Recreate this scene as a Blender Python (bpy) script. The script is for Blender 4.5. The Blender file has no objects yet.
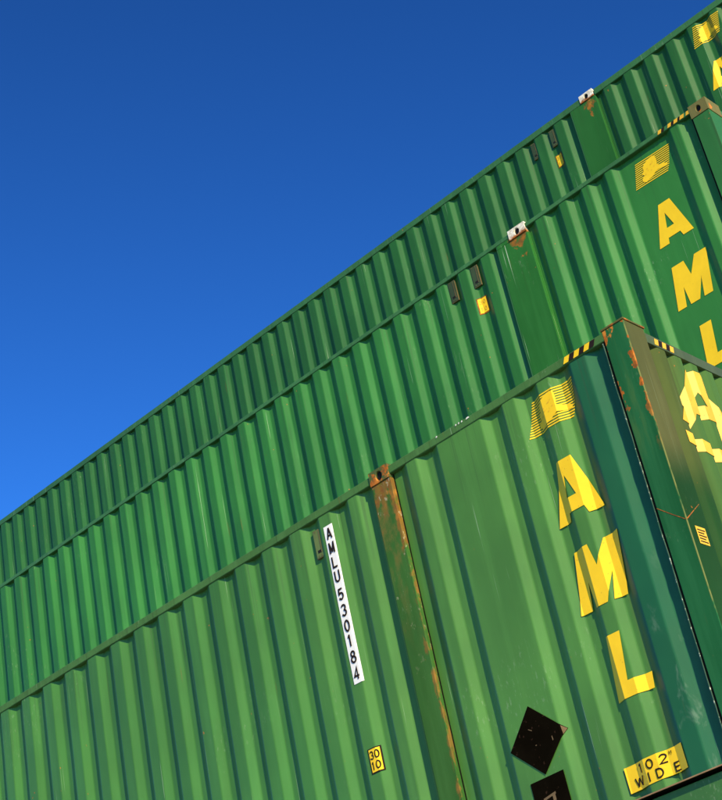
import bpy, bmesh, math, random
from mathutils import Matrix, Vector, noise
random.seed(7)
R = math.radians
scene = bpy.context.scene
COL = scene.collection

# ------------------------------------------------------------------ camera
STEP_Y, STEP_Z = 2.6135, 2.9093            # one row back, one container up
cam_d = bpy.data.cameras.new('camera')
cam = bpy.data.objects.new('camera', cam_d)
COL.objects.link(cam)
right = Vector((0.70194864, 0.68718987, -0.18718491))
down = Vector((-0.46300288, 0.24057361, -0.85308421))
fwd = Vector((-0.54119908, 0.68548845, 0.48704121))
mat = Matrix((right, -down, -fwd)).transposed().to_4x4()
mat.translation = Vector((3.40272, -6.60845, -4.21786 + 2 * STEP_Z))
cam.matrix_world = mat
cam_d.sensor_fit = 'HORIZONTAL'
cam_d.sensor_width = 36.0
cam_d.lens = 36.0 * 1613.0 / 722.0
cam_d.clip_end = 6000
scene.camera = cam

# ------------------------------------------------------------------ sky, sun, exposure
SUN_AZ = R(66)        # from the long faces' normal towards the short ends
SUN_EL = R(24)
to_sun = Vector((math.sin(SUN_AZ) * math.cos(SUN_EL), -math.cos(SUN_AZ) * math.cos(SUN_EL), math.sin(SUN_EL)))
world = bpy.data.worlds.new('World')
scene.world = world
world.use_nodes = True
wn = world.node_tree
wn.nodes.clear()
sky = wn.nodes.new('ShaderNodeTexSky')
sky.sky_type = 'NISHITA'
sky.sun_disc = False
sky.sun_elevation = SUN_EL
sky.sun_rotation = math.atan2(to_sun.x, to_sun.y)
sky.altitude = 0
sky.air_density = 1.0
sky.dust_density = 0.0
sky.ozone_density = 7.2
hs = wn.nodes.new('ShaderNodeGamma')          # deep polarised blue
hs.inputs['Gamma'].default_value = 1.75
bgn = wn.nodes.new('ShaderNodeBackground')
bgn.inputs['Strength'].default_value = 0.0505
out = wn.nodes.new('ShaderNodeOutputWorld')
tint = wn.nodes.new('ShaderNodeMix')
tint.data_type = 'RGBA'
tint.blend_type = 'MULTIPLY'
tint.inputs[0].default_value = 1.0
tint.inputs[7].default_value = (0.80, 1.12, 1.0, 1)
wn.links.new(sky.outputs[0], hs.inputs['Color'])
wn.links.new(hs.outputs[0], tint.inputs[6])
wn.links.new(tint.outputs[2], bgn.inputs['Color'])
wn.links.new(bgn.outputs[0], out.inputs['Surface'])

sun_d = bpy.data.lights.new('sun', 'SUN')
sun_d.energy = 5.0
sun_d.angle = R(0.5)
sun_d.color = (1.0, 0.815, 0.47)
sun = bpy.data.objects.new('sun', sun_d)
sun.rotation_euler = to_sun.to_track_quat('Z', 'Y').to_euler()
sun.location = (0, 0, 40)
COL.objects.link(sun)

scene.view_settings.view_transform = 'Standard'
scene.view_settings.look = 'None'
scene.view_settings.exposure = 0.63
scene.view_settings.gamma = 1.0
scene.view_settings.use_curve_mapping = False


# ------------------------------------------------------------------ material helpers
class NT:
    """a small wrapper that builds a Principled material in container coordinates"""
    def __init__(self, name):
        self.m = bpy.data.materials.new(name)
        self.m.use_nodes = True
        self.t = self.m.node_tree
        self.n = self.t.nodes
        self.p = self.n['Principled BSDF']
        self.tc = self.n.new('ShaderNodeTexCoord')
        self.sep = self.n.new('ShaderNodeSeparateXYZ')
        self.t.links.new(self.tc.outputs['Object'], self.sep.inputs[0])
        self.oi = self.n.new('ShaderNodeObjectInfo')
        self.X, self.Y, self.Z = self.sep.outputs

    def link(self, a, b):
        if hasattr(a, 'is_output'):
            self.t.links.new(a, b)
        else:
            b.default_value = a

    def math(self, op, a, b=None, c=None):
        n = self.n.new('ShaderNodeMath'); n.operation = op
        self.link(a, n.inputs[0])
        if b is not None: self.link(b, n.inputs[1])
        if c is not None: self.link(c, n.inputs[2])
        return n.outputs[0]

    def coords(self, sx, sy, sz, seed=0.0):
        mp = self.n.new('ShaderNodeMapping')
        mp.inputs['Scale'].default_value = (sx, sy, sz)
        mp.inputs['Location'].default_value = (seed * 3.1, seed * 1.7, seed * 2.3)
        self.t.links.new(self.tc.outputs['Object'], mp.inputs[0])
        return mp.outputs[0]

    def noise(self, scale=(1, 1, 1), detail=4, rough=.55, seed=0.0, dist=0.0):
        n = self.n.new('ShaderNodeTexNoise')
        n.inputs['Scale'].default_value = 1.0
        n.inputs['Detail'].default_value = detail
        n.inputs['Roughness'].default_value = rough
        n.inputs['Distortion'].default_value = dist
        self.t.links.new(self.coords(*scale, seed=seed), n.inputs['Vector'])
        return n.outputs[0]

    def step(self, v, lo, hi):
        n = self.n.new('ShaderNodeMapRange')
        n.interpolation_type = 'SMOOTHSTEP'
        if lo > hi:
            n.inputs['From Min'].default_value = hi; n.inputs['From Max'].default_value = lo
            n.inputs['To Min'].default_value = 1; n.inputs['To Max'].default_value = 0
        else:
            n.inputs['From Min'].default_value = lo; n.inputs['From Max'].default_value = hi
        self.link(v, n.inputs['Value'])
        return n.outputs[0]

    def mix(self, fac, a, b):
        n = self.n.new('ShaderNodeMix'); n.data_type = 'RGBA'
        self.link(fac, n.inputs[0])
        for v, s in ((a, n.inputs[6]), (b, n.inputs[7])):
            if hasattr(v, 'is_output'): self.t.links.new(v, s)
            else: s.default_value = (*v, 1)
        return n.outputs[2]

    def mul(self, *v):
        r = v[0]
        for k in v[1:]: r = self.math('MULTIPLY', r, k)
        return r

    def done(self, col, rough=.42, bump=None, bump_s=.2, bump_d=.01, spec=.35):
        if hasattr(col, 'is_output'): self.t.links.new(col, self.p.inputs['Base Color'])
        else: self.p.inputs['Base Color'].default_value = (*col, 1)
        self.link(rough, self.p.inputs['Roughness'])
        self.p.inputs['Specular IOR Level'].default_value = spec
        if bump is not None:
            b = self.n.new('ShaderNodeBump')
            b.inputs['Strength'].default_value = bump_s
            b.inputs['Distance'].default_value = bump_d
            self.t.links.new(bump, b.inputs['Height'])
            self.t.links.new(b.outputs[0], self.p.inputs['Normal'])
        return self.m


RUST = (0.40, 0.115, 0.014)
RUST_D = (0.19, 0.065, 0.018)


def weathered(nt, base, seed, fade=0.35, scratch=1.0):
    """paint colour with faded patches, vertical rain streaks, scuffs and scratches"""
    lighter = tuple(min(1, c * 1.22 + .010) for c in base)
    darker = tuple(c * .74 for c in base)
    col = nt.mix(nt.step(nt.noise((.9, .9, .7), 5, .6, seed), .35, .7), darker, base)
    col = nt.mix(nt.mul(nt.step(nt.noise((14, 14, .8), 4, .6, seed + 1), .45, .75), fade), col, lighter)
    col = nt.mix(nt.mul(nt.step(nt.noise((46, 46, 1.6), 3, .6, seed + 2), .55, .8), .30), col, darker)
    # scuffs: small clouded pale rubs
    sc = nt.mul(nt.step(nt.noise((1.7, 1.7, 1.3), 3, .5, seed + 3), .56, .68),
                nt.step(nt.noise((60, 60, 22), 4, .7, seed + 4), .56, .72), .28 * scratch)
    col = nt.mix(sc, col, (0.30, 0.40, 0.26))
    # long thin vertical scratches
    th = nt.mul(nt.step(nt.noise((150, 150, .9), 1, .4, seed + 5), .735, .76),
                nt.step(nt.noise((3, 3, 1.1), 2, .5, seed + 6), .50, .60), .5 * scratch)
    col = nt.mix(th, col, (0.40, 0.52, 0.36))
    # each rib has weathered a little differently; grime runs down from the rail
    rib = nt.noise((4.3, 4.3, .35), 2, .5, seed + 12)
    col = nt.mix(nt.mul(nt.step(rib, .50, .72), .22), col, darker)
    col = nt.mix(nt.mul(nt.step(rib, .48, .26), .18), col, lighter)
    run = nt.mul(nt.step(nt.noise((55, 55, .7), 3, .6, seed + 13), .53, .70),
                 nt.step(nt.math('ADD', nt.Z, nt.mul(nt.noise((9, 9, .3), 2, .5, seed + 14), .9)), 2.55, 3.25), .42)
    col = nt.mix(run, col, (0.030, 0.055, 0.018))
    rr = nt.mul(nt.step(nt.noise((38, 38, 1.3), 3, .6, seed + 15), .66, .72),
                nt.step(nt.noise((1.6, 1.6, 2.2), 2, .5, seed + 16), .57, .66), .45 * scratch)
    col = nt.mix(rr, col, (0.15, 0.085, 0.020))
    # rust pin spots
    sp = nt.mul(nt.step(nt.noise((34, 34, 30), 2, .5, seed + 7), .745, .78),
                nt.step(nt.noise((1.3, 1.3, 1.3), 2, .5, seed + 8), .52, .6))
    col = nt.mix(sp, col, RUST)
    return col


def finish(nt, col, seed, rough=.45, spec=.34, bs=.12):
    r = nt.math('ADD', nt.mul(nt.noise((9, 9, 3), 4, .6, seed + 9), .22), rough - .11)
    b = nt.math('ADD', nt.noise((2.4, 2.4, 1.7), 3, .5, seed + 10), nt.mul(nt.noise((60, 60, 60), 2, .5, seed + 11), .05))
    return nt.done(col, r, b, bs, .02, spec)


def paint(name, base, seed, **k):
    nt = NT(name)
    return finish(nt, weathered(nt, base, seed, k.pop('fade', .35), k.pop('scratch', 1.0)), seed, **k)


def rust_layer(nt, col, mask, seed, tint=1.0):
    rc = nt.mix(nt.step(nt.noise((30, 30, 24), 4, .65, seed), .38, .65), RUST_D, tuple(c * t for c, t in zip(RUST, (tint, 1, 1))))
    rc = nt.mix(nt.step(nt.noise((11, 11, 9), 3, .6, seed + 1), .52, .72), rc, (0.52, 0.19, 0.03))
    return nt.mix(mask, col, rc)


def plain(name, c, rough=.5, var=.15, seed=0.0, spec=.3, flecks=0.0, fleck_c=(.25, .12, .03)):
    nt = NT(name)
    col = nt.mix(nt.step(nt.noise((7, 7, 6), 4, .6, seed), .3, .75), tuple(x * (1 - var) for x in c), c)
    if flecks:
        col = nt.mix(nt.mul(nt.step(nt.noise((42, 42, 36), 3, .6, seed + 2), .66, .70), flecks), col, fleck_c)
    return nt.done(col, rough, nt.noise((50, 50, 50), 2, .5, seed), .06, .004, spec)


H = STEP_Z                       # container height; z below is given from the top (zt <= 0)
LEN, W = 14.37, 2.575            # length and width
D = 0.033                        # corrugation depth
SL = 0.050                       # run of a corrugation slope
OUT = 0.006                      # set-back of the outer ribs behind the rails
TOPZ, BOTZ = -0.03, -2.352       # panel top and bottom

GA, GB, GC = (0.066, 0.200, 0.032), (0.027, 0.165, 0.026), (0.019, 0.113, 0.020)
TEAL = (0.013, 0.108, 0.037)

# walls
def wall_A():
    nt = NT('paint_front_wall')
    col = weathered(nt, GA, 3)
    # the long section keeps an older, darker coat than the end bay
    old = weathered(nt, (0.046, 0.170, 0.026), 5)
    col = nt.mix(nt.step(nt.math('ADD', nt.X, nt.mul(nt.noise((.8, .8, .5), 3, .5, 6), .8)), -1.6, -2.6), col, old)
    # a repainted blue-green end bay with an olive overspray edge
    xx = nt.math('ADD', nt.X, nt.mul(nt.noise((4, 4, 1.2), 3, .6, 41), .05))
    xx = nt.math('SUBTRACT', xx, .025)
    ol = nt.mul(nt.step(xx, -.475, -.435), nt.step(xx, -.37, -.41), .55)
    col = nt.mix(ol, col, (0.10, 0.12, 0.028))
    teal = weathered(nt, TEAL, 17, .25, .5)
    # whitish sheen painted into the repaint as pale patches, stronger towards the bottom
    ch = nt.mul(nt.step(nt.noise((9, 9, 5), 4, .65, 23, .4), .57, .72), nt.step(nt.Z, H - .9, H - 2.3), .22)
    teal = nt.mix(ch, teal, (0.36, 0.46, 0.36))
    col = nt.mix(nt.step(xx, -.435, -.395), col, teal)
    return finish(nt, col, 3, .45, .36, .12)


def end_A():
    nt = NT('paint_end_wall')
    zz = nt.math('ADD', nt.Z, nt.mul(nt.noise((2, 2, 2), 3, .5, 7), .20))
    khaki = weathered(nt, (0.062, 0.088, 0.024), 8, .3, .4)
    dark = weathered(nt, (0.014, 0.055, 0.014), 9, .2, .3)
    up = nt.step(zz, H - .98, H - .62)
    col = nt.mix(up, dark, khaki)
    green = weathered(nt, (0.050, 0.120, 0.030), 10, .3, .5)
    col = nt.mix(nt.step(nt.math('ADD', nt.Y, nt.mul(nt.noise((3, 3, 1), 3, .6, 12), .25)), .45, .62), col, green)
    return finish(nt, col, 8, .7, .06, .12)


def post_A_corner():
    nt = NT('paint_corner_post')
    teal = weathered(nt, TEAL, 27, .5, .8)
    smear = nt.mul(nt.step(nt.noise((16, 16, 2.2), 4, .6, 29), .5, .68), nt.step(nt.Z, H - 1.15, H - .2), .7)
    teal = nt.mix(smear, teal, (0.06, 0.13, 0.035))
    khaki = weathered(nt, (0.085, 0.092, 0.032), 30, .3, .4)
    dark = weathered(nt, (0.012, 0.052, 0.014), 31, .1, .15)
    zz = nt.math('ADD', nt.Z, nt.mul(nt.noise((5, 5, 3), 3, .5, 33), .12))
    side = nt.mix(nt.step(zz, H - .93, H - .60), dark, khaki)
    col = nt.mix(nt.step(nt.Y, .004, .006), teal, side)
    # rust along both edges of the front face, strongest near the top
    er = nt.math('MAXIMUM', nt.step(nt.X, -.050, -.004), nt.step(nt.X, -.105, -.138))
    n = nt.noise((16, 16, 11), 4, .6, 35)
    m = nt.math('ADD', nt.mul(er, .15), nt.mul(nt.step(nt.Z, H - .62, H - .05), .09))
    m = nt.step(nt.math('ADD', n, m), .70, .73)
    m = nt.mul(m, nt.step(nt.Z, H - .85, H - .35))
    m = nt.mul(m, nt.step(nt.Y, .05, .02))
    line = nt.mul(nt.step(nt.X, -.0065, -.0025), nt.step(nt.Y, .008, .004), nt.step(nt.noise((8, 8, 5), 3, .6, 39), .38, .5))
    col = nt.mix(nt.mul(line, .7), col, (0.20, 0.20, 0.06))
    col = rust_layer(nt, col, nt.mul(m, nt.step(nt.Y, .012, .008)), 37)
    return finish(nt, col, 27, .65, .06, .12)


def post_A_mid():
    nt = NT('paint_rusted_post')
    col = weathered(nt, (0.036, 0.118, 0.022), 51, .4, 1.6)
    n = nt.noise((13, 13, 6), 5, .65, 52, .3)
    top = nt.step(nt.Z, H - .95, H - .08)
    edge = nt.mul(nt.step(nt.X, -1.765, -1.740), .17)
    hot = nt.step(nt.Z, H - .32, H - .12)
    m = nt.step(nt.math('ADD', nt.math('ADD', nt.math('ADD', n, nt.mul(top, .16)), nt.mul(hot, .15)), edge), .66, .82)
    col = nt.mix(nt.mul(nt.step(n, .40, .62), nt.step(nt.Z, H - 1.3, H - .3), .7), col, (0.13, 0.12, 0.03))
    col = rust_layer(nt, col, nt.mul(m, .85), 53, .55)
    col = nt.mix(nt.mul(m, nt.math('MAXIMUM', nt.step(nt.noise((24, 24, 5), 4, .7, 57), .42, .62), nt.step(nt.Z, H - .45, H - 1.0)), .8), col, (0.15, 0.105, 0.026))
    pl = nt.mul(nt.step(nt.noise((26, 26, 16), 4, .7, 55), .60, .66), nt.step(nt.Z, H - 1.6, H - .2), .55)
    col = nt.mix(pl, col, (0.42, 0.38, 0.25))
    return finish(nt, col, 51, .6, .10, .4)


def rusty_steel(name, green, amount, seed):
    nt = NT(name)
    col = weathered(nt, green, seed)
    m = nt.step(nt.noise((15, 15, 15), 4, .65, seed + 3), .72 - amount, .80 - amount)
    col = rust_layer(nt, col, m, seed + 5)
    return finish(nt, col, seed, .65, .12, .5)


def white_casting(name, seed):
    nt = NT(name)
    col = nt.mix(nt.step(nt.noise((40, 40, 40), 3, .6, seed), .4, .7), (0.55, 0.50, 0.40), (0.80, 0.77, 0.68))
    zz = nt.math('ADD', nt.Z, nt.mul(nt.noise((22, 22, 22), 3, .6, seed + 1), .10))
    m = nt.step(zz, H - .005, H - .035)
    col = rust_layer(nt, col, m, seed + 2)
    return finish(nt, col, seed, .6, .2, .3)


def post_with_drip(name, base, seed, xc):
    """painted post with a rust tongue under its casting"""
    nt = NT(name)
    col = weathered(nt, base, seed, .35, 1.7)
    n = nt.noise((20, 20, 14), 4, .65, seed + 4)
    dx = nt.math('ABSOLUTE', nt.math('SUBTRACT', nt.X, xc))
    tri = nt.math('ADD', nt.mul(dx, 2.6), nt.mul(nt.math('SUBTRACT', H - .09, nt.Z), 1.0))
    m = nt.step(nt.math('SUBTRACT', nt.math('ADD', n, .02), nt.mul(tri, 1.55)), .20, .30)
    col = rust_layer(nt, col, nt.mul(m, nt.step(n, .40, .56), .75), seed + 5)
    return finish(nt, col, seed, .55, .12, .2)


def dark_gap():
    return plain('dark_sealant', (0.006, 0.007, 0.005), .8, .3, 0, .05)


def bead_mat():
    nt = NT('sealant_bead')
    m = nt.mul(nt.step(nt.noise((40, 40, 30), 4, .7, 21), .55, .66), nt.step(nt.noise((3, 3, 2.2), 2, .5, 22), .38, .52), .8)
    return nt.done(nt.mix(m, (0.03, 0.08, 0.05), (0.60, 0.64, 0.52)), .6)


MAT = {
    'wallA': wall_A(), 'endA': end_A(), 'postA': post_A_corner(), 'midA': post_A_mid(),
    'wallB': paint('paint_middle_wall', GB, 61), 'wallC': paint('paint_top_wall', GC, 71),
    'railA': rusty_steel('paint_front_rail', (0.062, 0.165, 0.045), .02, 81),
    'railB': paint('paint_middle_rail', (0.045, 0.165, 0.048), 83),
    'railC': paint('paint_top_rail', (0.035, 0.135, 0.042), 85),
    'endrailA': paint('paint_end_rail', (0.062, 0.090, 0.030), 87),
    'botA': paint('paint_bottom_rail', (0.045, 0.150, 0.032), 89),
    'postB': post_with_drip('paint_middle_post', (0.024, 0.150, 0.027), 91, -1.82),
    'postC': post_with_drip('paint_top_post', (0.018, 0.112, 0.022), 93, -1.81),
    'endpostB': paint('paint_middle_corner_post', (0.028, 0.150, 0.030), 95, scratch=3.0),
    'castA': rusty_steel('rusted_casting', (0.07, 0.10, 0.03), .24, 101),
    'castB': white_casting('white_casting', 103), 'castC': white_casting('white_casting_upper', 105),
    'castE': rusty_steel('olive_casting', (0.16, 0.15, 0.05), .14, 107),
    'cap': rusty_steel('rusted_cap', (0.10, 0.10, 0.03), .25, 109),
    'rust': rusty_steel('rust_line', (0.14, 0.08, 0.02), .3, 111),
    'lip': plain('bare_primer_lip', (0.34, 0.20, 0.10), .6, .4, 2),
    'yellow': plain('yellow_paint', (0.85, 0.55, 0.012), .5, .10, 3, .3, .5, (.45, .27, .02)),
    'yellow_old': plain('aged_yellow_paint', (0.76, 0.43, 0.030), .5, .22, 5, .3, .7, (.25, .14, .02)),
    'black': plain('black_vinyl', (0.0055, 0.0042, 0.0025), 1.0, .35, 7, .0, .4, (.06, .03, .02)),
    'ink': plain('dark_ink', (0.020, 0.012, 0.009), .6, .2, 9, .12),
    'white': plain('white_vinyl', (0.80, 0.78, 0.76), .5, .06, 11),
    'chip': plain('chipped_white', (0.75, 0.74, 0.66), .6, .2, 13),
    'beige': plain('beige_print', (0.36, 0.26, 0.13), .6, .3, 15),
    'scuffed': plain('scuffed_vinyl', (0.17, 0.115, 0.06), .7, .4, 14, .1),
    'vent': plain('vent_metal', (0.040, 0.070, 0.028), .6, .4, 17, .3, .7),
    'vent_rim': plain('vent_rim', (0.13, 0.115, 0.045), .65, .4, 16, .3, .9),
    'ventA': plain('vent_painted', (0.115, 0.165, 0.045), .55, .3, 18, .3, .5),
    'cavity': plain('cavity_dark', (0.006, 0.005, 0.004), .8, .3, 19),
    'gap': dark_gap(),
    'bead': bead_mat(),
    'roof': plain('roof_paint', (0.06, 0.14, 0.05), .6, .3, 23),
}


# ------------------------------------------------------------------ mesh helpers
def obj(name, bm, m, parent=None, smooth=False):
    me = bpy.data.meshes.new(name)
    bm.to_mesh(me); bm.free()
    me.materials.append(MAT[m] if isinstance(m, str) else m)
    if smooth:
        for f in me.polygons: f.use_smooth = True
    o = bpy.data.objects.new(name, me)
    COL.objects.link(o)
    o.parent = parent
    return o


def box(bm, x0, x1, y0, y1, z0, z1, bevel=0.0):
    vs = [bm.verts.new((x, y, z)) for x in (x0, x1) for y in (y0, y1) for z in (z0, z1)]
    fs = []
    for q in ((0, 1, 3, 2), (4, 6, 7, 5), (0, 4, 5, 1), (2, 3, 7, 6), (0, 2, 6, 4), (1, 5, 7, 3)):
        fs.append(bm.faces.new([vs[i] for i in q]))
    if bevel:
        es = list({e for f in fs for e in f.edges})
        bmesh.ops.bevel(bm, geom=es, offset=bevel, segments=2, affect='EDGES', profile=.6)
    return bm


def bx(*a, **k):
    return box(bmesh.new(), *a, **k)


def bent_bar(x0, x1, y0, y1, z0, z1, seed, amp=.0016):
    """rail with the knocks and slight bends of use"""
    bm = bmesh.new()
    n = max(2, int((x1 - x0) / .06))
    c = .004
    sec = [(y0 + c, z0), (y1, z0), (y1, z1), (y0 + c, z1), (y0, z1 - c), (y0, z0 + c)]
    rings = []
    for k in range(n + 1):
        x = x0 + (x1 - x0) * k / n
        e = min(1, k / 3, (n - k) / 3)
        dy = amp * e * (noise.noise(Vector((x * 1.7, seed, 0))) + .8 * noise.noise(Vector((x * 7, seed, 3))))
        dz = amp * .8 * e * (noise.noise(Vector((x * 1.3, seed, 5))) + .7 * noise.noise(Vector((x * 8, seed, 8))))
        rings.append([bm.verts.new((x, y + dy, z + dz)) for y, z in sec])
    for a, b in zip(rings, rings[1:]):
        for q in range(6):
            f = bm.faces.new((a[q], a[(q + 1) % 6], b[(q + 1) % 6], b[q]))
    bm.faces.new(rings[0]); bm.faces.new(rings[-1])
    bmesh.ops.recalc_face_normals(bm, faces=list(bm.faces))
    return bm


# a profile is a polyline of (u, depth); depth 0 = outer rib
def recess(s, e, sl=SL, d=D):
    return [(s, 0), (s + sl, d), (e - sl, d), (e, 0)]


def depth_at(prof, u):
    if u <= prof[0][0]: return prof[0][1]
    for (a, da), (b, db) in zip(prof, prof[1:]):
        if u <= b:
            return da + (db - da) * (u - a) / max(1e-9, b - a)
    return prof[-1][1]


def fillet(prof, r=.007):
    res = [prof[0]]
    for i in range(1, len(prof) - 1):
        p0, p1, p2 = (Vector(prof[i - 1]), Vector(prof[i]), Vector(prof[i + 1]))
        a = p1 + (p0 - p1).normalized() * min(r, (p0 - p1).length * .4)
        b = p1 + (p2 - p1).normalized() * min(r, (p2 - p1).length * .4)
        m = (a + b) * .25 + p1 * .5
        res += [tuple(a), tuple(m), tuple(b)]
    res.append(prof[-1])
    return res


class Surface:
    """corrugated sheet; side: long face at y = OUT, end: short face at x = -OUT"""
    def __init__(self, prof, kind, seed, amp=.0020, strong=None):
        self.prof, self.kind, self.seed, self.amp, self.strong = prof, kind, seed, amp, strong

    def dent(self, u, z):
        a = self.amp
        if self.strong and u > self.strong[0]: a = self.strong[1]
        return a * noise.noise(Vector((u * 1.9 + self.seed, self.seed * .37, z * 2.3))) + \
            a * .5 * noise.noise(Vector((u * 4.1, self.seed + 9, z * 5.7)))

    def at(self, u, z, off=0.0):
        d = OUT + depth_at(self.prof, u) + self.dent(u, z) - off
        return (u, d, z) if self.kind == 'side' else (-d, u, z)

    def sheet(self, z0, z1, rows):
        pts = []
        fl = fillet(self.prof, .007 if self.kind == 'side' else .009)
        for (a, da), (b, db) in zip(fl, fl[1:]):
            n = max(1, int((b - a) / .12))
            for k in range(n):
                pts.append((a + (b - a) * k / n, da + (db - da) * k / n, k == 0))
        pts.append((*fl[-1], True))
        bm = bmesh.new()
        grid = []
        for u, d, sharp in pts:
            colv = []
            for r in range(rows + 1):
                z = z0 + (z1 - z0) * r / rows
                dd = OUT + d + self.dent(u, z)
                colv.append(bm.verts.new((u, dd, z) if self.kind == 'side' else (-dd, u, z)))
            grid.append((colv, sharp))
        for (a, _), (b, _) in zip(grid, grid[1:]):
            for r in range(rows):
                bm.faces.new((a[r], b[r], b[r + 1], a[r + 1]))
        for f in bm.faces: f.smooth = True
        for cv, sharp in grid:
            if sharp and self.kind == 'side':
                for r in range(rows):
                    e = bm.edges.get((cv[r], cv[r + 1]))
                    if e: e.smooth = False
        return bm

    def drape(self, bm, off=.003, stretch=1.0):
        """bend a flat decal given in (u, 0, z) onto the sheet"""
        us = [v.co.x for v in bm.verts]; zs = [v.co.z for v in bm.verts]
        cuts = [u for u, _ in self.prof if min(us) + 1e-4 < u < max(us) - 1e-4]
        for u in cuts:
            bmesh.ops.bisect_plane(bm, geom=list(bm.verts) + list(bm.edges) + list(bm.faces),
                                   plane_co=(u, 0, 0), plane_no=(1, 0, 0), dist=1e-6)
        z = min(zs) + .09
        while z < max(zs) - .01:
            bmesh.ops.bisect_plane(bm, geom=list(bm.verts) + list(bm.edges) + list(bm.faces),
                                   plane_co=(0, 0, z), plane_no=(0, 0, 1), dist=1e-6)
            z += .09
        for v in bm.verts:
            o = off + (1 - stretch) * depth_at(self.prof, v.co.x)
            v.co = self.at(v.co.x, v.co.z, o)
        return bm


class Plane:
    def __init__(self, kind, d=0.0): self.kind, self.d = kind, d
    def drape(self, bm, off=.003, stretch=1.0):
        for v in bm.verts:
            u, z = v.co.x, v.co.z
            v.co = (u, self.d - off, z) if self.kind == 'side' else (-self.d + off, u, z)
        return bm


def polys(ps):
    """flat decal from convex polygons in (u, z)"""
    bm = bmesh.new()
    for p in ps:
        bm.faces.new([bm.verts.new((u, 0, z)) for u, z in p])
    return bm


def decal(name, ps, m, surf, parent, off=.003, stretch=1.0):
    o = obj(name, surf.drape(polys(ps), off, stretch), m, parent)
    flip_out(o)
    return o


def flip_out(o):
    """make decal faces look outwards (towards -y or +x)"""
    me = o.data
    bm = bmesh.new(); bm.from_mesh(me)
    bm.normal_update()
    bad = [f for f in bm.faces if f.normal.dot(Vector((1, -1, 0))) < 0]
    if bad: bmesh.ops.reverse_faces(bm, faces=bad)
    bm.to_mesh(me); bm.free()


def arc(cx, cy, rx, ry, a0, a1, n=10):
    return [(cx + rx * math.cos(R(a0 + (a1 - a0) * k / n)), cy + ry * math.sin(R(a0 + (a1 - a0) * k / n))) for k in range(n + 1)]


# block capitals and figures as centre lines in a unit box
STROKES = {
    'A': [[(.06, 0), (.5, .98)], [(.94, 0), (.5, .98)], [(.22, .30), (.78, .30)]],
    'M': [[(.07, 0), (.07, 1)], [(.07, .96), (.5, .10)], [(.5, .10), (.93, .96)], [(.93, 0), (.93, 1)]],
    'L': [[(.1, 1), (.1, .06), (.95, .06)]],
    'U': [[(.08, 1), (.08, .32)] + arc(.5, .32, .42, .26, 180, 360)[1:] + [(.92, 1)]],
    'W': [[(.03, 1), (.26, .05)], [(.26, .05), (.5, .92)], [(.5, .92), (.74, .05)], [(.74, .05), (.97, 1)]],
    'I': [[(.5, 0), (.5, 1)]],
    'D': [[(.08, .06), (.45, .06)] + arc(.45, .5, .47, .44, -90, 90)[1:] + [(.08, .94), (.08, .02)]],
    'E': [[(.95, .06), (.08, .06), (.08, .94), (.93, .94)], [(.08, .52), (.84, .52)]],
    '0': [arc(.5, .5, .42, .44, 0, 360, 20)],
    '1': [[(.5, 0), (.5, 1)], [(.5, .97), (.0, .74)]],
    '2': [arc(.5, .70, .40, .24, 170, -40, 10) + [(.06, .06), (.95, .06)]],
    '3': [arc(.47, .72, .38, .22, 160, -90, 10), arc(.47, .27, .42, .23, 90, -160, 10)],
    '4': [[(.68, 0), (.68, .97), (.05, .28), (.97, .28)]],
    '5': [[(.88, .94), (.22, .94), (.14, .52)] + arc(.48, .33, .42, .27, 140, -155, 12)],
    '8': [arc(.5, .74, .34, .21, 0, 360, 16), arc(.5, .28, .42, .24, 0, 360, 16)],
}


def character(ch, u0, u1, z0, z1, m, surf, parent, off=.006, stretch=1.0, weight=.16):
    """one printed character built from stroked centre lines"""
    w, h = u1 - u0, z1 - z0
    t = h * weight / 2
    ps = []
    for line in STROKES[ch]:
        pts = [(u0 + x * w, z0 + z * h) for x, z in line]
        L, Rr = [], []
        closed = len(pts) > 3 and abs(pts[0][0] - pts[-1][0]) < 1e-6 and abs(pts[0][1] - pts[-1][1]) < 1e-6
        for k, p in enumerate(pts):
            a = pts[k - 1] if k else (pts[-2] if closed else p)
            b = pts[k + 1] if k < len(pts) - 1 else (pts[1] if closed else p)
            d0, d1 = Vector((p[0] - a[0], p[1] - a[1])), Vector((b[0] - p[0], b[1] - p[1]))
            if d0.length < 1e-9: d0 = d1
            if d1.length < 1e-9: d1 = d0
            d0.normalize(); d1.normalize()
            n = Vector((-(d0.y + d1.y), d0.x + d1.x))
            n = n.normalized() if n.length > 1e-6 else Vector((-d0.y, d0.x))
            mi = min(2.2, 1 / max(.2, n.dot(Vector((-d0.y, d0.x)))))
            L.append((p[0] + n.x * t * mi, p[1] + n.y * t * mi)); Rr.append((p[0] - n.x * t * mi, p[1] - n.y * t * mi))
        for k in range(len(pts) - 1):
            ps.append([L[k], L[k + 1], Rr[k + 1], Rr[k]])
    bm = polys(ps)
    o = obj('character', surf.drape(bm, off, stretch), m, parent)
    flip_out(o)
    return o


# ------------------------------------------------------------------ ground
g = bmesh.new()
box(g, -1500, 1500, -1500, 1500, -.4, 0)
gn = NT('yard_concrete')
gc = gn.mix(gn.step(gn.noise((.5, .5, .5), 6, .6, 1), .3, .7), (0.30, 0.285, 0.25), (0.40, 0.38, 0.335))
ground = obj('ground', g, gn.done(gc, .85, gn.noise((20, 20, 20), 4, .6, 2), .3, .01, .2))
ground['kind'] = 'structure'


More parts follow.
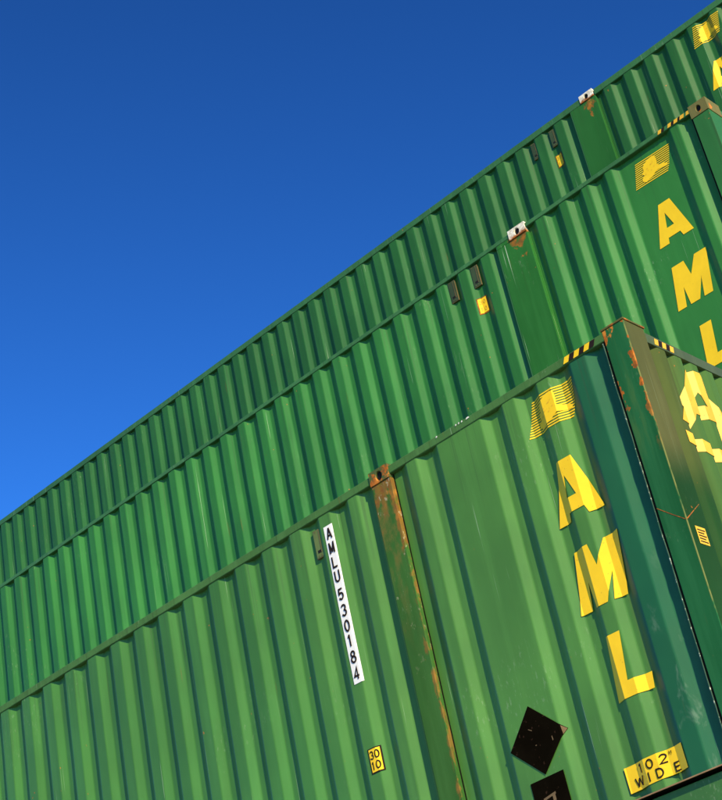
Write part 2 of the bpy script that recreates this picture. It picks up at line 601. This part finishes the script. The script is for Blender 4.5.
# ------------------------------------------------------------------ containers
def side_profile(spec):
    """returns main section profile and end-bay profile from the measured rib positions"""
    pl, pr = spec['post']                      # post plate left and right edge
    pitch, last = spec['pitch'], spec['last']  # last full recess start left of the post
    w = .160
    main = []
    starts = []
    s = last
    while s > -LEN + 2.2:
        starts.append(s); s -= pitch
    starts.sort()
    main.append((-LEN + 2.04, 0))
    sl, d = spec.get('slope', (SL, D))
    for s in starts: main += recess(s, s + w, sl, d)
    if spec.get('tail') is not None:           # recess that runs into the post
        main += [(spec['tail'], 0), (spec['tail'] + sl, d)]
        main.append((pl, d))
    else:
        main.append((pl, 0))
    return main, spec['bay']


def casting(name, x0, x1, y0, y1, z0, z1, m, parent, hole=True, hx=.026, hz=.032, hc=None):
    """corner casting with an oval lashing hole in its front face"""
    bm = bmesh.new()
    cx, cz = hc or ((x0 + x1) / 2, (z0 + z1) / 2 - .003)
    N = 24
    outer, inner, deep = [], [], []
    for k in range(N):
        a = 2 * math.pi * (k + .5) / N
        c, s = math.cos(a), math.sin(a)
        t = min(((x1 - cx) if c > 0 else (cx - x0)) / max(1e-6, abs(c)), ((z1 - cz) if s > 0 else (cz - z0)) / max(1e-6, abs(s)))
        outer.append([cx + c * t, cz + s * t])
        inner.append((cx + c * hx, cz + s * hz))
    for qx, qz in ((x0, z0), (x1, z0), (x0, z1), (x1, z1)):
        k = min(range(N), key=lambda i: (outer[i][0] - qx) ** 2 + (outer[i][1] - qz) ** 2)
        outer[k] = [qx, qz]
    vo = [bm.verts.new((x, y0, z)) for x, z in outer]
    vb = [bm.verts.new((x, y1, z)) for x, z in outer]
    vi = [bm.verts.new((x, y0, z)) for x, z in inner]
    vr = [bm.verts.new((x, y0 + .004, z)) for x, z in [(cx + (x - cx) * .9, cz + (z - cz) * .9) for x, z in inner]]
    vd = [bm.verts.new((x, y0 + .09, z)) for x, z in [(cx + (x - cx) * .9, cz + (z - cz) * .9) for x, z in inner]]
    for k in range(N):
        j = (k + 1) % N
        bm.faces.new((vo[k], vo[j], vi[j], vi[k]))
        bm.faces.new((vi[k], vi[j], vr[j], vr[k]))
        bm.faces.new((vr[k], vr[j], vd[j], vd[k]))
        bm.faces.new((vb[k], vb[j], vo[j], vo[k]))
    bm.faces.new(vd)
    bm.faces.new(vb)
    bmesh.ops.recalc_face_normals(bm, faces=list(bm.faces))
    o = obj('corner_casting', bm, m, parent)
    plug = bmesh.new()
    plug.faces.new([plug.verts.new((cx + math.cos(2 * math.pi * k / 16) * hx * .92, y0 + .014, cz + math.sin(2 * math.pi * k / 16) * hz * .92)) for k in range(16)])
    c = obj('casting_hole', plug, 'cavity', o)
    flip_out(c)
    return o


def bead(name, u, z0, z1, surf_kind, d, m, parent, rad=.006):
    """irregular bead of sealant up a joint"""
    bm = bmesh.new()
    n = int((z1 - z0) / .02)
    rings = []
    for k in range(n + 1):
        z = z0 + (z1 - z0) * k / n
        r = rad * (.75 + .7 * noise.noise(Vector((z * 14, u * 3, 1.3))))
        w = .003 * noise.noise(Vector((z * 6, u, 7)))
        ring = []
        for q in range(5):
            a = math.pi * q / 4
            du, dd = math.cos(a) * r + w, -math.sin(a) * r * .8
            ring.append(bm.verts.new((u + du, d + dd, z) if surf_kind == 'side' else (-d - dd, u + du, z)))
        rings.append(ring)
    for a, b in zip(rings, rings[1:]):
        for q in range(4): bm.faces.new((a[q], a[q + 1], b[q + 1], b[q]))
    bmesh.ops.recalc_face_normals(bm, faces=list(bm.faces))
    return obj(name, bm, m, parent)


def vent(x0, x1, z0, z1, surf, parent, m):
    """small vent cover riveted over a rib: rusty flange, pressed face, two slots"""
    def q(a, b, c, d): return [[(x0 + (x1 - x0) * a, z0 + (z1 - z0) * c), (x0 + (x1 - x0) * b, z0 + (z1 - z0) * c),
                                (x0 + (x1 - x0) * b, z0 + (z1 - z0) * d), (x0 + (x1 - x0) * a, z0 + (z1 - z0) * d)]]
    v = obj('vent', bx(x0, x1, OUT + .013, OUT + D - .002, z0, z1, bevel=.002), 'vent_rim', parent)
    surf = Plane('side', OUT + .013)
    decal('vent_face', q(.06, .94, .03, .97), m, surf, v, .0015)
    decal('vent_flange', q(.70, .82, .16, .95), 'vent_rim', surf, v, .004)
    decal('vent_slot', q(.30, .72, .17, .27), 'cavity', surf, v, .003)
    for a, c in ((.28, .08), (.60, .08), (.25, .93)):
        decal('rivet', q(a, a + .12, c - .025, c + .025), 'vent_rim', surf, v, .003)
    return v


def logo(surf, parent, m, TL, TR, BL, BR, n=14, duty=.52):
    """striped emblem with a solid ragged figure in the middle; corners in (u, zt)"""
    lg = bpy.data.objects.new('emblem', None)
    COL.objects.link(lg); lg.parent = parent

    def P(s, t):
        a = Vector(TL).lerp(Vector(TR), s); b = Vector(BL).lerp(Vector(BR), s)
        c = a.lerp(b, t)
        return (c.x, H + c.y)
    for k in range(n):
        t0 = k / n; t1 = t0 + duty / n
        s1 = 1.0 if k < 10 else 1.0 - (k - 9) * .012
        decal('stripe', [[P(0, t0), P(s1, t0), P(s1, t1), P(0, t1)]], m, surf, lg)
    fig = [(.22, .30), (.26, .18), (.34, .12), (.42, .07), (.50, .06), (.57, .10), (.60, .20), (.63, .34), (.64, .48), (.72, .55), (.84, .58), (.95, .66),
           (.93, .74), (.80, .72), (.66, .68), (.58, .74), (.52, .82), (.42, .84), (.33, .90), (.22, .80), (.20, .70), (.28, .62), (.20, .52), (.25, .42)]
    c = (.43, .44)
    tris = [[P(*c), P(*fig[i]), P(*fig[(i + 1) % len(fig)])] for i in range(len(fig))]
    decal('emblem_figure', tris, m, surf, lg, .0045)
    for i, (s, t, w) in enumerate(((.34, .42, .03), (.44, .33, .05), (.50, .28, .02), (.38, .50, .02), (.30, .60, .03), (.47, .56, .03), (.55, .47, .02))):
        decal('emblem_mark', [[P(s, t), P(s + w, t - .02), P(s + w, t + .008), P(s, t + .025)]], 'yellow_old', surf, lg, .006)
    return lg


def letter_polys(ch, slant, u0, u1, zt0, zt1):
    """heavy slanted capitals; box is the baseline width u0..u1, zt0 bottom, zt1 top"""
    w, h = u1 - u0, zt1 - zt0
    if ch == 'A':
        q = [[(0, 0), (.30, 0), (.52, 1), (.29, 1)],                        # left stroke
             [(.30, 1), (.66, 1), (1, 0), (.705, 0)],                       # right stroke
             [(.27, .125), (.76, .125), (.70, .375), (.325, .375)]]         # bar
        q = [[(0, 0), (.285, 0), (.47, 1), (.325, 1)],
             [(.325, 1), (.66, 1), (1, 0), (.70, 0)],
             [(.29, .13), (.73, .13), (.64, .37), (.35, .37)]]
    elif ch == 'M':
        q = [[(0, 0), (.24, 0), (.24, .46), (.24, 1), (0, 1)],
             [(.76, 0), (1, 0), (1, 1), (.76, 1), (.76, .40)],
             [(.24, 1), (.33, 1), (.50, .62), (.66, 1), (.76, 1), (.60, 0), (.38, 0), (.24, .46)]]
        q = [[(0, 0), (.245, 0), (.245, 1), (0, 1)],
             [(.755, 0), (1, 0), (1, 1), (.755, 1)],
             [(.245, .45), (.37, 0), (.50, 0), (.50, .62), (.345, 1), (.245, 1)],
             [(.50, 0), (.63, 0), (.755, .45), (.755, 1), (.655, 1), (.50, .62)]]
    else:
        q = [[(0, .245), (.40, .245), (.40, 1), (0, 1)],
             [(0, 0), (1, 0), (1, .245), (0, .245)]]
    return [[(u0 + a * w + b * h * slant, H + zt0 + b * h) for a, b in p] for p in q]


def build_container(spec, detail=True):
    root = bpy.data.objects.new('shipping_container', None)
    root.empty_display_size = .5
    COL.objects.link(root)
    root.location = spec['loc']
    main, bay = side_profile(spec)
    pl, pr = spec['post']
    seed = spec['seed']
    S1 = Surface(main, 'side', seed)
    S2 = Surface(bay, 'side', seed + 3, strong=spec.get('strong'))
    rows = 30 if detail else 4
    z0, z1 = H + BOTZ, H + TOPZ
    obj('side_panel', S1.sheet(z0, z1, rows), spec['wall'], root)
    obj('side_panel', S2.sheet(z0, z1, rows), spec['wall'], root)
    # far end bay (never in view): plain ribs
    fb = [(-LEN + .15, D)]
    x = -LEN + .28
    while x < -LEN + 1.55:
        fb += recess(x, x + .158); x += .25
    fb.append((-LEN + 1.74, 0))
    obj('side_panel', Surface(fb, 'side', 5).sheet(z0, z1, 3), spec['wall'], root)
    # near short end
    E = Surface(spec['end_prof'], 'end', seed + 7)
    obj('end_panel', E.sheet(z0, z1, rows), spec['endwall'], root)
    # far short end and rear long side
    obj('end_panel', bx(-LEN + .01, -LEN + .03, .16, W - .16, z0, z1), spec['wall'], root)
    obj('rear_panel', bx(-LEN + .15, -.15, W - .03, W - .008, z0, z1), spec['wall'], root)
    obj('roof', bx(-LEN + .02, -.02, .02, W - .02, H - .040, H - .030), 'roof', root)
    obj('floor', bx(-LEN + .02, -.02, .06, W - .06, .10, .16), 'roof', root)
    # rails
    rb = spec['rail_bottom']
    RT = -.018
    segs = [(pr, -.14 if not spec['casting_end'] else -.142), (-LEN + 1.88, spec['cast'][0] - .001), (-LEN + .14, -LEN + 1.73)]
    rails = []
    for a, b in segs:
        rails.append(obj('top_rail', bent_bar(a, b, 0, .06, H + rb, H + RT, seed + a), spec['rail'], root))
    obj('top_rail', bx(-LEN + .14, -.14, W - .06, W, H + rb, H + RT), spec['rail'], root)
    er = obj('end_rail', bx(-.06, -.0005, .191, W - .191, H - .095, H - .034, bevel=.004), spec['endrail'], root)
    obj('end_rail', bx(-LEN, -LEN + .06, .16, W - .16, H - .095, H - .034), spec['rail'], root)
    for a, b in ((pr + .004, -.146), (-LEN + 1.88, pl - .004), (-LEN + .15, -LEN + 1.73)):
        obj('bottom_rail', bx(a, b, .045, .11, .06, H + BOTZ - .014, bevel=.004), spec['bottom'], root)
        obj('panel_lip', bx(a, b, OUT - .003, OUT + .004, H + BOTZ - .002, H + BOTZ + .004), 'lip', root)
        obj('sill_joint', bx(a, b, OUT + .0045, .100, H + BOTZ - .0015, H + BOTZ + .003), 'gap', root)
    obj('bottom_rail', bx(-LEN + .15, -.15, W - .11, W - .02, .06, H + BOTZ - .004), spec['bottom'], root)
    obj('end_sill', bx(-.11, -.012, .195, W - .195, .06, H + BOTZ - .004, bevel=.004), spec['bottom'], root)
    obj('end_sill', bx(-LEN + .012, -LEN + .11, .16, W - .16, .06, H + BOTZ - .004), spec['bottom'], root)
    # posts with castings where the next container stands
    c0, c1 = spec['cast']
    mp = obj('post', bx(pl, pr, -.001 if spec['proud'] else .002, .12, .11, H - spec['cast_h'] - .001, bevel=.003), spec['postmat'], root)
    casting('casting', c0, c1, -.008, .16, H - spec['cast_h'], H, spec['castmat'], mp, hc=spec.get('hole'))
    box_b = obj('corner_casting', bx(c0, c1, -.004, .16, 0, .11, bevel=.004), spec['castmat'], mp)
    if pl < c0 - .02:
        obj('post_head', bx(pl, c0 - .002, .001, .10, H - spec['cast_h'] - .0005, H + rb - .001), spec['postmat'], mp)
        obj('post_head', bx(-LEN + 1.88, -LEN + 1.89, .03, .10, H - .2, H - .1), spec['postmat'], mp)
    for (a, b, ya, yb) in ((c0, c1, W - .16, W), (-LEN + 1.73, -LEN + 1.88, 0, .16), (-LEN + 1.73, -LEN + 1.88, W - .16, W)):
        q = obj('post', bx(a, b, ya + .004, yb - .004, .11, H - .11), spec['postmat'], root)
        obj('corner_casting', bx(a, b, ya, yb, H - .11, H), spec['castmat'], q)
        obj('corner_casting', bx(a, b, ya, yb, 0, .11), spec['castmat'], q)
    for (a, b, ya, yb) in ((-.14, 0, W - .19, W), (-LEN, -LEN + .14, 0, .16), (-LEN, -LEN + .14, W - .16, W)):
        obj('corner_post', bx(a, b, ya, yb, .05, H - .002, bevel=.004), spec['cornermat'], root)
    top = H - .112 if spec['casting_end'] else H - .012
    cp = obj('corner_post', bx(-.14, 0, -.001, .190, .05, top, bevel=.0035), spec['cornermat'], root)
    if spec['casting_end']:
        casting('casting', -.145, .004, -.006, .19, H - .111, H - .001, 'castE', cp, hx=.022, hz=.030)
    else:
        obj('post_cap', bx(-.145, .006, -.006, .196, H - .0118, H - .001, bevel=.002), 'cap', cp)
    if detail:
        # dark joints and sealant beads beside the posts
        obj('joint', bx(-.1515, -.1402, .004, .07, H + BOTZ, H + rb - .001), 'gap', root)
        obj('joint', bx(pr + .0005, pr + spec['joint'], .030, .07, H + BOTZ, H + rb - .001), 'gap' if spec['proud'] else spec['wall'], root)
        obj('joint', bx(-.055, -.002 - .012, .1905, .2005, H + BOTZ, H - .096), 'gap', root)
        obj('joint_flange', bx(pl - .008, pl - .0005, .003, .02, H + BOTZ, H + rb - .002), spec['rail'], root)
    return root, S1, S2, E, rails, er, mp, cp


def B_end():
    prof = [(.2005, D), (.245, D), (.285, 0)]
    y = .362
    while y < W - .36:
        prof += [(y, 0), (y + .032, .031), (y + .050, .031), (y + .086, 0)]
        y += .1575
    prof += [(W - .30, 0), (W - .26, D), (W - .19, D)]
    return prof


END = B_end()
DA, SA = .030, .053                # the front container has shallower, wider slopes
A_BAY = [(-1.7225, DA), (-1.660, DA), (-1.600, 0)] + recess(-1.523, -1.358, SA, DA) + recess(-1.030, -.866, SA, DA) + \
        recess(-.782, -.616, SA, DA) + recess(-.537, -.384, SA, DA) + [(-.285, 0), (-.226, DA), (-.152, DA)]
B_BAY = [(-1.7325, D), (-1.690, D), (-1.638, 0)] + recess(-1.553, -1.398) + recess(-1.330, -1.175) + recess(-1.108, -.950) + \
        [(-.888, 0), (-.836, D), (-.388, D), (-.336, 0), (-.268, 0), (-.216, D), (-.152, D)]
C_BAY = [(-1.7165, D), (-1.668, D), (-1.616, 0)] + recess(-1.530, -1.365) + recess(-1.275, -1.110) + recess(-1.020, -.855) + \
        recess(-.763, -.598) + recess(-.505, -.340) + [(-.258, 0), (-.206, D), (-.152, D)]

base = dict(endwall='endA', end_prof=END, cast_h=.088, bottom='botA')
SPEC_A = dict(base, slope=(.053, .030), loc=(0, 0, STEP_Z), post=(-1.877, -1.727), cast=(-1.877, -1.727), pitch=.2515, last=-2.243, tail=-2.010,
              bay=A_BAY, wall='wallA', rail='railA', endrail='endrailA', rail_bottom=-.068, postmat='midA', castmat='castA',
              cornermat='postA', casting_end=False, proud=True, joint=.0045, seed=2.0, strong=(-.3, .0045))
SPEC_B = dict(base, loc=(-.173, STEP_Y, 2 * STEP_Z), post=(-2.036, -1.733), cast=(-1.900, -1.733), pitch=.2448, last=-2.376, tail=-2.128,
              bay=B_BAY, wall='wallB', rail='railB', endrail='railB', rail_bottom=-.056, postmat='postB', castmat='castB', endwall='wallB',
              cornermat='endpostB', casting_end=True, proud=False, joint=.0025, seed=12.0, hole=(-1.815, H - .045))
SPEC_C = dict(base, loc=(-.510, 2 * STEP_Y, 3 * STEP_Z), post=(-2.030, -1.717), cast=(-1.893, -1.730), pitch=.2598, last=-2.416, tail=-2.158,
              bay=C_BAY, wall='wallC', rail='railC', endrail='railC', rail_bottom=-.090, postmat='postC', castmat='castC', endwall='wallC',
              cornermat='postC', casting_end=True, proud=False, joint=.0025, seed=22.0, hole=(-1.812, H - .045))


def tag(o, label, cat='container', group='green shipping containers in a stepped stack'):
    o['label'] = label; o['category'] = cat; o['group'] = group


def lettering(S, root, m='yellow', which='AML'):
    for ch, (u0, u1, b, t, sl) in {'A': (-.730, -.431, -.896, -.556, .0), 'M': (-.750, -.450, -1.408, -1.068, .175),
                                  'L': (-.680, -.447, -1.915, -1.580, .135)}.items():
        if ch in which:
            dz = 0.0
            decal('letter', letter_polys(ch, sl, u0, u1, b, t), m, S, root)


# ---------------- front container
A, A1, A2, AE, rA, erA, midA, cpA = build_container(SPEC_A)
tag(A, 'lowest and nearest green container with its rusty post and blue-green corner towards the viewer')
logo(A2, A, 'yellow', (-.691, -.142), (-.400, -.136), (-.759, -.350), (-.447, -.356))
for ch, u0, u1, b, t, sl in (('A', -.730, -.431, -.893, -.552, .0), ('M', -.743, -.448, -1.384, -1.052, .17), ('L', -.670, -.452, -1.878, -1.546, .125)):
    decal('letter', letter_polys(ch, sl, u0, u1, b, t), 'yellow', A2, A, .003, .85)
# serial number strip
strip = decal('number_strip', [[(-2.306, H - .148), (-2.236, H - .148), (-2.230, H - 1.145), (-2.303, H - 1.145)]], 'white', A1, A)
for ch, f in zip('AMLU530184', (.053, .148, .242, .335, .450, .551, .650, .742, .842, .942)):
    zc = H - .148 - f * .997
    w = .010 if ch == '1' else .0195
    character(ch, -2.2685 - w, -2.2685 + w, zc - .036, zc + .036, 'ink', A1, strip)
# height plate
pl_ = decal('height_plate', [[(-2.302, H - 1.529), (-2.212, H - 1.529), (-2.212, H - 1.671), (-2.302, H - 1.671)]], 'ink', A1, A)
decal('plate_face', [[(-2.294, H - 1.536), (-2.220, H - 1.536), (-2.220, H - 1.664), (-2.294, H - 1.664)]], 'yellow', A1, pl_, .005)
for ch, u0, u1, zc in (('3', -2.289, -2.262, -1.570), ('0', -2.254, -2.226, -1.570), ('1', -2.284, -2.272, -1.630), ('0', -2.258, -2.228, -1.630)):
    character(ch, u0, u1, H + zc - .023, H + zc + .023, 'ink', A1, pl_, .007)
vent(-2.412, -2.344, H - .308, H - .124, A1, A, 'ventA')
# placards
c = (-1.176, -1.882)
dm = decal('placard', [[(-1.185, H - 1.698), (-.992, H - 1.884), (-1.178, H - 2.062), (-1.358, H - 1.886)]], 'black', A2, A, .004)
decal('worn_corner', [[(-.994, H - 1.8845), (-1.022, H - 1.860), (-1.018, H - 1.908)]], 'scuffed', A2, dm, .006)
for (u, z, w, h, a) in ((-1.205, -1.820, .026, .005, -.6), (-1.083, -1.905, .006, .026, .1), (-1.19, -1.905, .009, .005, 0)):
    p4 = [(-w / 2, -h / 2), (w / 2, -h / 3), (w / 2.4, h / 2), (-w / 2, h / 3)]
    decal('scuff', [[(u + x * math.cos(a) - y * math.sin(a), H + z + x * math.sin(a) + y * math.cos(a)) for x, y in p4]], 'scuffed', A2, dm, .006)
d2 = decal('placard', [[(-1.284, H - 2.077), (-1.069, H - 2.073), (-1.066, H - 2.290), (-1.281, H - 2.292)]], 'black', A2, A, .004)
decal('printed_mark', [[(-1.225, H - 2.172), (-1.145, H - 2.158), (-1.145, H - 2.170), (-1.225, H - 2.184)]], 'scuffed', A2, d2, .006)
decal('printed_mark', [[(-1.225, H - 2.180), (-1.208, H - 2.180), (-1.208, H - 2.232), (-1.225, H - 2.232)]], 'scuffed', A2, d2, .006)
decal('printed_mark', [[(-1.168, H - 2.168), (-1.150, H - 2.165), (-1.150, H - 2.200), (-1.168, H - 2.200)]], 'scuffed', A2, d2, .006)
# width sign
ws = decal('width_sign', [[(-.738, H - 2.186), (-.389, H - 2.180), (-.387, H - 2.302), (-.736, H - 2.312)]], 'yellow', A2, A, .004, .6)
for ch, u0, u1 in (('1', -.648, -.634), ('0', -.603, -.562), ('2', -.527, -.487)):
    character(ch, u0, u1, H - 2.240, H - 2.194, 'ink', A2, ws, .007, stretch=.6)
for u in (-.474, -.463):
    decal('character', [[(u, H - 2.192), (u + .005, H - 2.192), (u + .004, H - 2.208), (u + .001, H - 2.208)]], 'ink', A2, ws, .007, stretch=.6)
for ch, u0, u1 in (('W', -.693, -.641), ('I', -.606, -.599), ('D', -.560, -.520), ('E', -.463, -.430)):
    character(ch, u0, u1, H - 2.298, H - 2.252, 'ink', A2, ws, .007, stretch=.6)
# hazard stripes on the rails
RP = Plane('side', 0.0)
for k in range(6):
    a = -.415 + k * .0345
    decal('hazard_stripe', [[(a, H - .061), (a + .0345, H - .061), (a + .0345 + .018, H - .025), (a + .018, H - .025)]],
          'yellow' if k % 2 == 0 else 'ink', RP, A, .0035)
EP = Plane('end', .0005)
for k in range(5):
    a = .262 + k * .037
    decal('hazard_stripe', [[(a, H - .086), (a + .037, H - .086), (a + .037 + .012, H - .046), (a + .012, H - .046)]],
          'yellow_old' if k % 2 == 0 else 'ink', EP, A, .0015)
# beads beside the corner post
obj('joint_flange', bx(-.163, -.152, .008, .05, H + BOTZ, H - .070), 'wallA', A)
bead('sealant_bead', -.1565, H + BOTZ, H - .075, 'side', .0045, 'bead', A, .004)
bead('sealant_bead', .2075, H + BOTZ, H - .105, 'end', OUT + D - .01, 'bead', A)
bead('weld_seam', pl_.location.x - 1.885, H + BOTZ, H - .10, 'side', OUT + D - .004, 'railA', A, .004)
# weld line across the corner post
CPs, CPe = Plane('side', -.001), Plane('end', 0.0)
for (u0, z0, u1, z1) in ((-.139, -1.062, -.068, -1.128), (-.068, -1.128, -.002, -1.186)):
    decal('weld_mark', [[(u0, H + z0 - .002), (u1, H + z1 - .003), (u1, H + z1 + .003), (u0, H + z0 + .002)]], 'rust', CPs, cpA, .0012)
decal('weld_mark', [[(.002, H - 1.187), (.170, H - 1.069), (.170, H - 1.065), (.002, H - 1.180)]], 'rust', CPe, cpA, .0012)
ed = decal('data_sticker', [[(.056, H - 1.210), (.146, H - 1.210), (.146, H - 1.306), (.056, H - 1.306)]], 'yellow_old', CPe, cpA, .002)
for k in range(5):
    z = H - 1.225 - k * .016
    decal('sticker_line', [[(.066, z), (.136 - .014 * (k % 2), z), (.136 - .014 * (k % 2), z - .006), (.066, z - .006)]], 'ink', CPe, ed, .0035)
# letter and bar on the short end
def endp(ps): return [[(u, H + z) for u, z in p] for p in ps]
decal('letter', endp([[(.310, -.535), (.410, -.556), (.595, -.285), (.600, -.150), (.520, -.165)],
                      [(.600, -.150), (.668, -.145), (.900, -.620), (.760, -.620), (.595, -.285)],
                      [(.450, -.455), (.700, -.455), (.640, -.370), (.530, -.370)]]), 'yellow_old', AE, A)
decal('letter_bar', endp([[(.300, -.600), (.960, -.680), (.960, -.770), (.300, -.672)]]), 'yellow_old', AE, A)
# flakes of bare metal on the rail
for (u, w) in ((-1.115, .028), (-1.150, .012), (-1.172, .010), (-1.195, .012), (-1.345, .014)):
    decal('paint_chip', [[(u, H - .033), (u + w, H - .030), (u + w * .8, H - .022), (u + w * .3, H - .0225)]], 'chip', RP, A, .0030)

# ---------------- middle container
B, B1, B2, BE, rB, erB, midB, cpB = build_container(SPEC_B)
tag(B, 'middle green container with flat lettered bay, one row behind and above the nearest container')
logo(B2, B, 'yellow', (-.703, -.134), (-.391, -.142), (-.763, -.346), (-.460, -.356), 13, .44)
for ch, u0, u1, b, t, sl in (('A', -.732, -.431, -.897, -.558, .0), ('M', -.754, -.453, -1.431, -1.086, .17), ('L', -.681, -.440, -1.958, -1.622, .125)):
    decal('letter', letter_polys(ch, sl, u0, u1, b, t), 'yellow', B2, B)
for u in (-2.592, -2.346): vent(u, u + .074, H - .266, H - .070, B1, B, 'vent')


def plate(S, parent, u0, u1, t, b):
    q = decal('height_plate', [[(u0, H + t), (u1, H + t), (u1, H + b), (u0, H + b)]], 'rust', S, parent)
    decal('plate_face', [[(u0 + .009, H + t - .009), (u1 - .009, H + t - .009), (u1 - .009, H + b + .009), (u0 + .009, H + b + .009)]], 'yellow', S, q, .005)
    w, h = u1 - u0, t - b
    for ch, fx, fz in (('3', .30, .72), ('0', .66, .72), ('1', .30, .28), ('0', .66, .28)):
        cx, cz = u0 + fx * w, H + b + fz * h
        ww = .005 if ch == '1' else .011
        character(ch, cx - ww, cx + ww, cz - .019, cz + .019, 'yellow_old', S, q, .007)


plate(B1, B, -2.360, -2.268, -.362, -.514)
BP = Plane('side', 0.0)
for a, w in ((-.435, .030), (-.345, .030), (-.290, .034), (-.235, .036), (-.180, .030)):
    decal('hazard_stripe', [[(a, H - .052), (a + w, H - .052), (a + w + .012, H - .022), (a + .012, H - .022)]], 'yellow_old', BP, B, .0035)
for a, w in ((-.400, .022), (-.312, .020), (-.252, .016)):
    decal('hazard_stripe', [[(a, H - .052), (a + w, H - .052), (a + w + .012, H - .022), (a + .012, H - .022)]], 'ink', BP, B, .0035)
bead('sealant_bead', -.160, H + BOTZ, H - .06, 'side', OUT + D, 'bead', B, .003)

# ---------------- top container
C, C1, C2, CE, rC, erC, midC, cpC = build_container(SPEC_C)
tag(C, 'topmost green container along the skyline, farthest back with only its upper half showing')
logo(C2, C, 'yellow', (-.543, -.128), (-.252, -.140), (-.600, -.370), (-.306, -.364), 11, .42)
for ch, u0, u1, b, t, sl in (('A', -.570, -.270, -.897, -.590, .0), ('M', -.590, -.290, -1.431, -1.086, .17), ('L', -.520, -.280, -1.958, -1.622, .125)):
    decal('letter', letter_polys(ch, sl, u0, u1, b, t), 'yellow', C2, C)
for u in (-2.590, -2.346): vent(u, u + .072, H - .316, H - .118, C1, C, 'vent')
plate(C1, C, -2.360, -2.270, -.418, -.566)


# ---------------- the containers that carry them (below the frame and behind)
proto = dict(SPEC_B, loc=(0, 0, 0))
P0 = build_container(proto, detail=False)[0]


def copy_tree(o, parent=None):
    c = o.copy(); COL.objects.link(c); c.parent = parent
    for ch in list(o.children): copy_tree(ch, c)
    return c


spots = [(0, 0, 'green container on the ground carrying the nearest container'),
         (1, 0, 'green container on the ground of the second row'),
         (1, 1, 'green container of the second row directly under the middle lettered container'),
         (2, 0, 'green container on the ground of the rearmost row'),
         (2, 1, 'green container second from the ground in the rearmost row'),
         (2, 2, 'green container of the rearmost row directly under the topmost container')]
for i, (r, lv, lab) in enumerate(spots):
    o = P0 if i == 0 else copy_tree(P0)
    o.location = ((0, -.173, -.510)[r], r * STEP_Y, lv * STEP_Z)
    tag(o, lab)
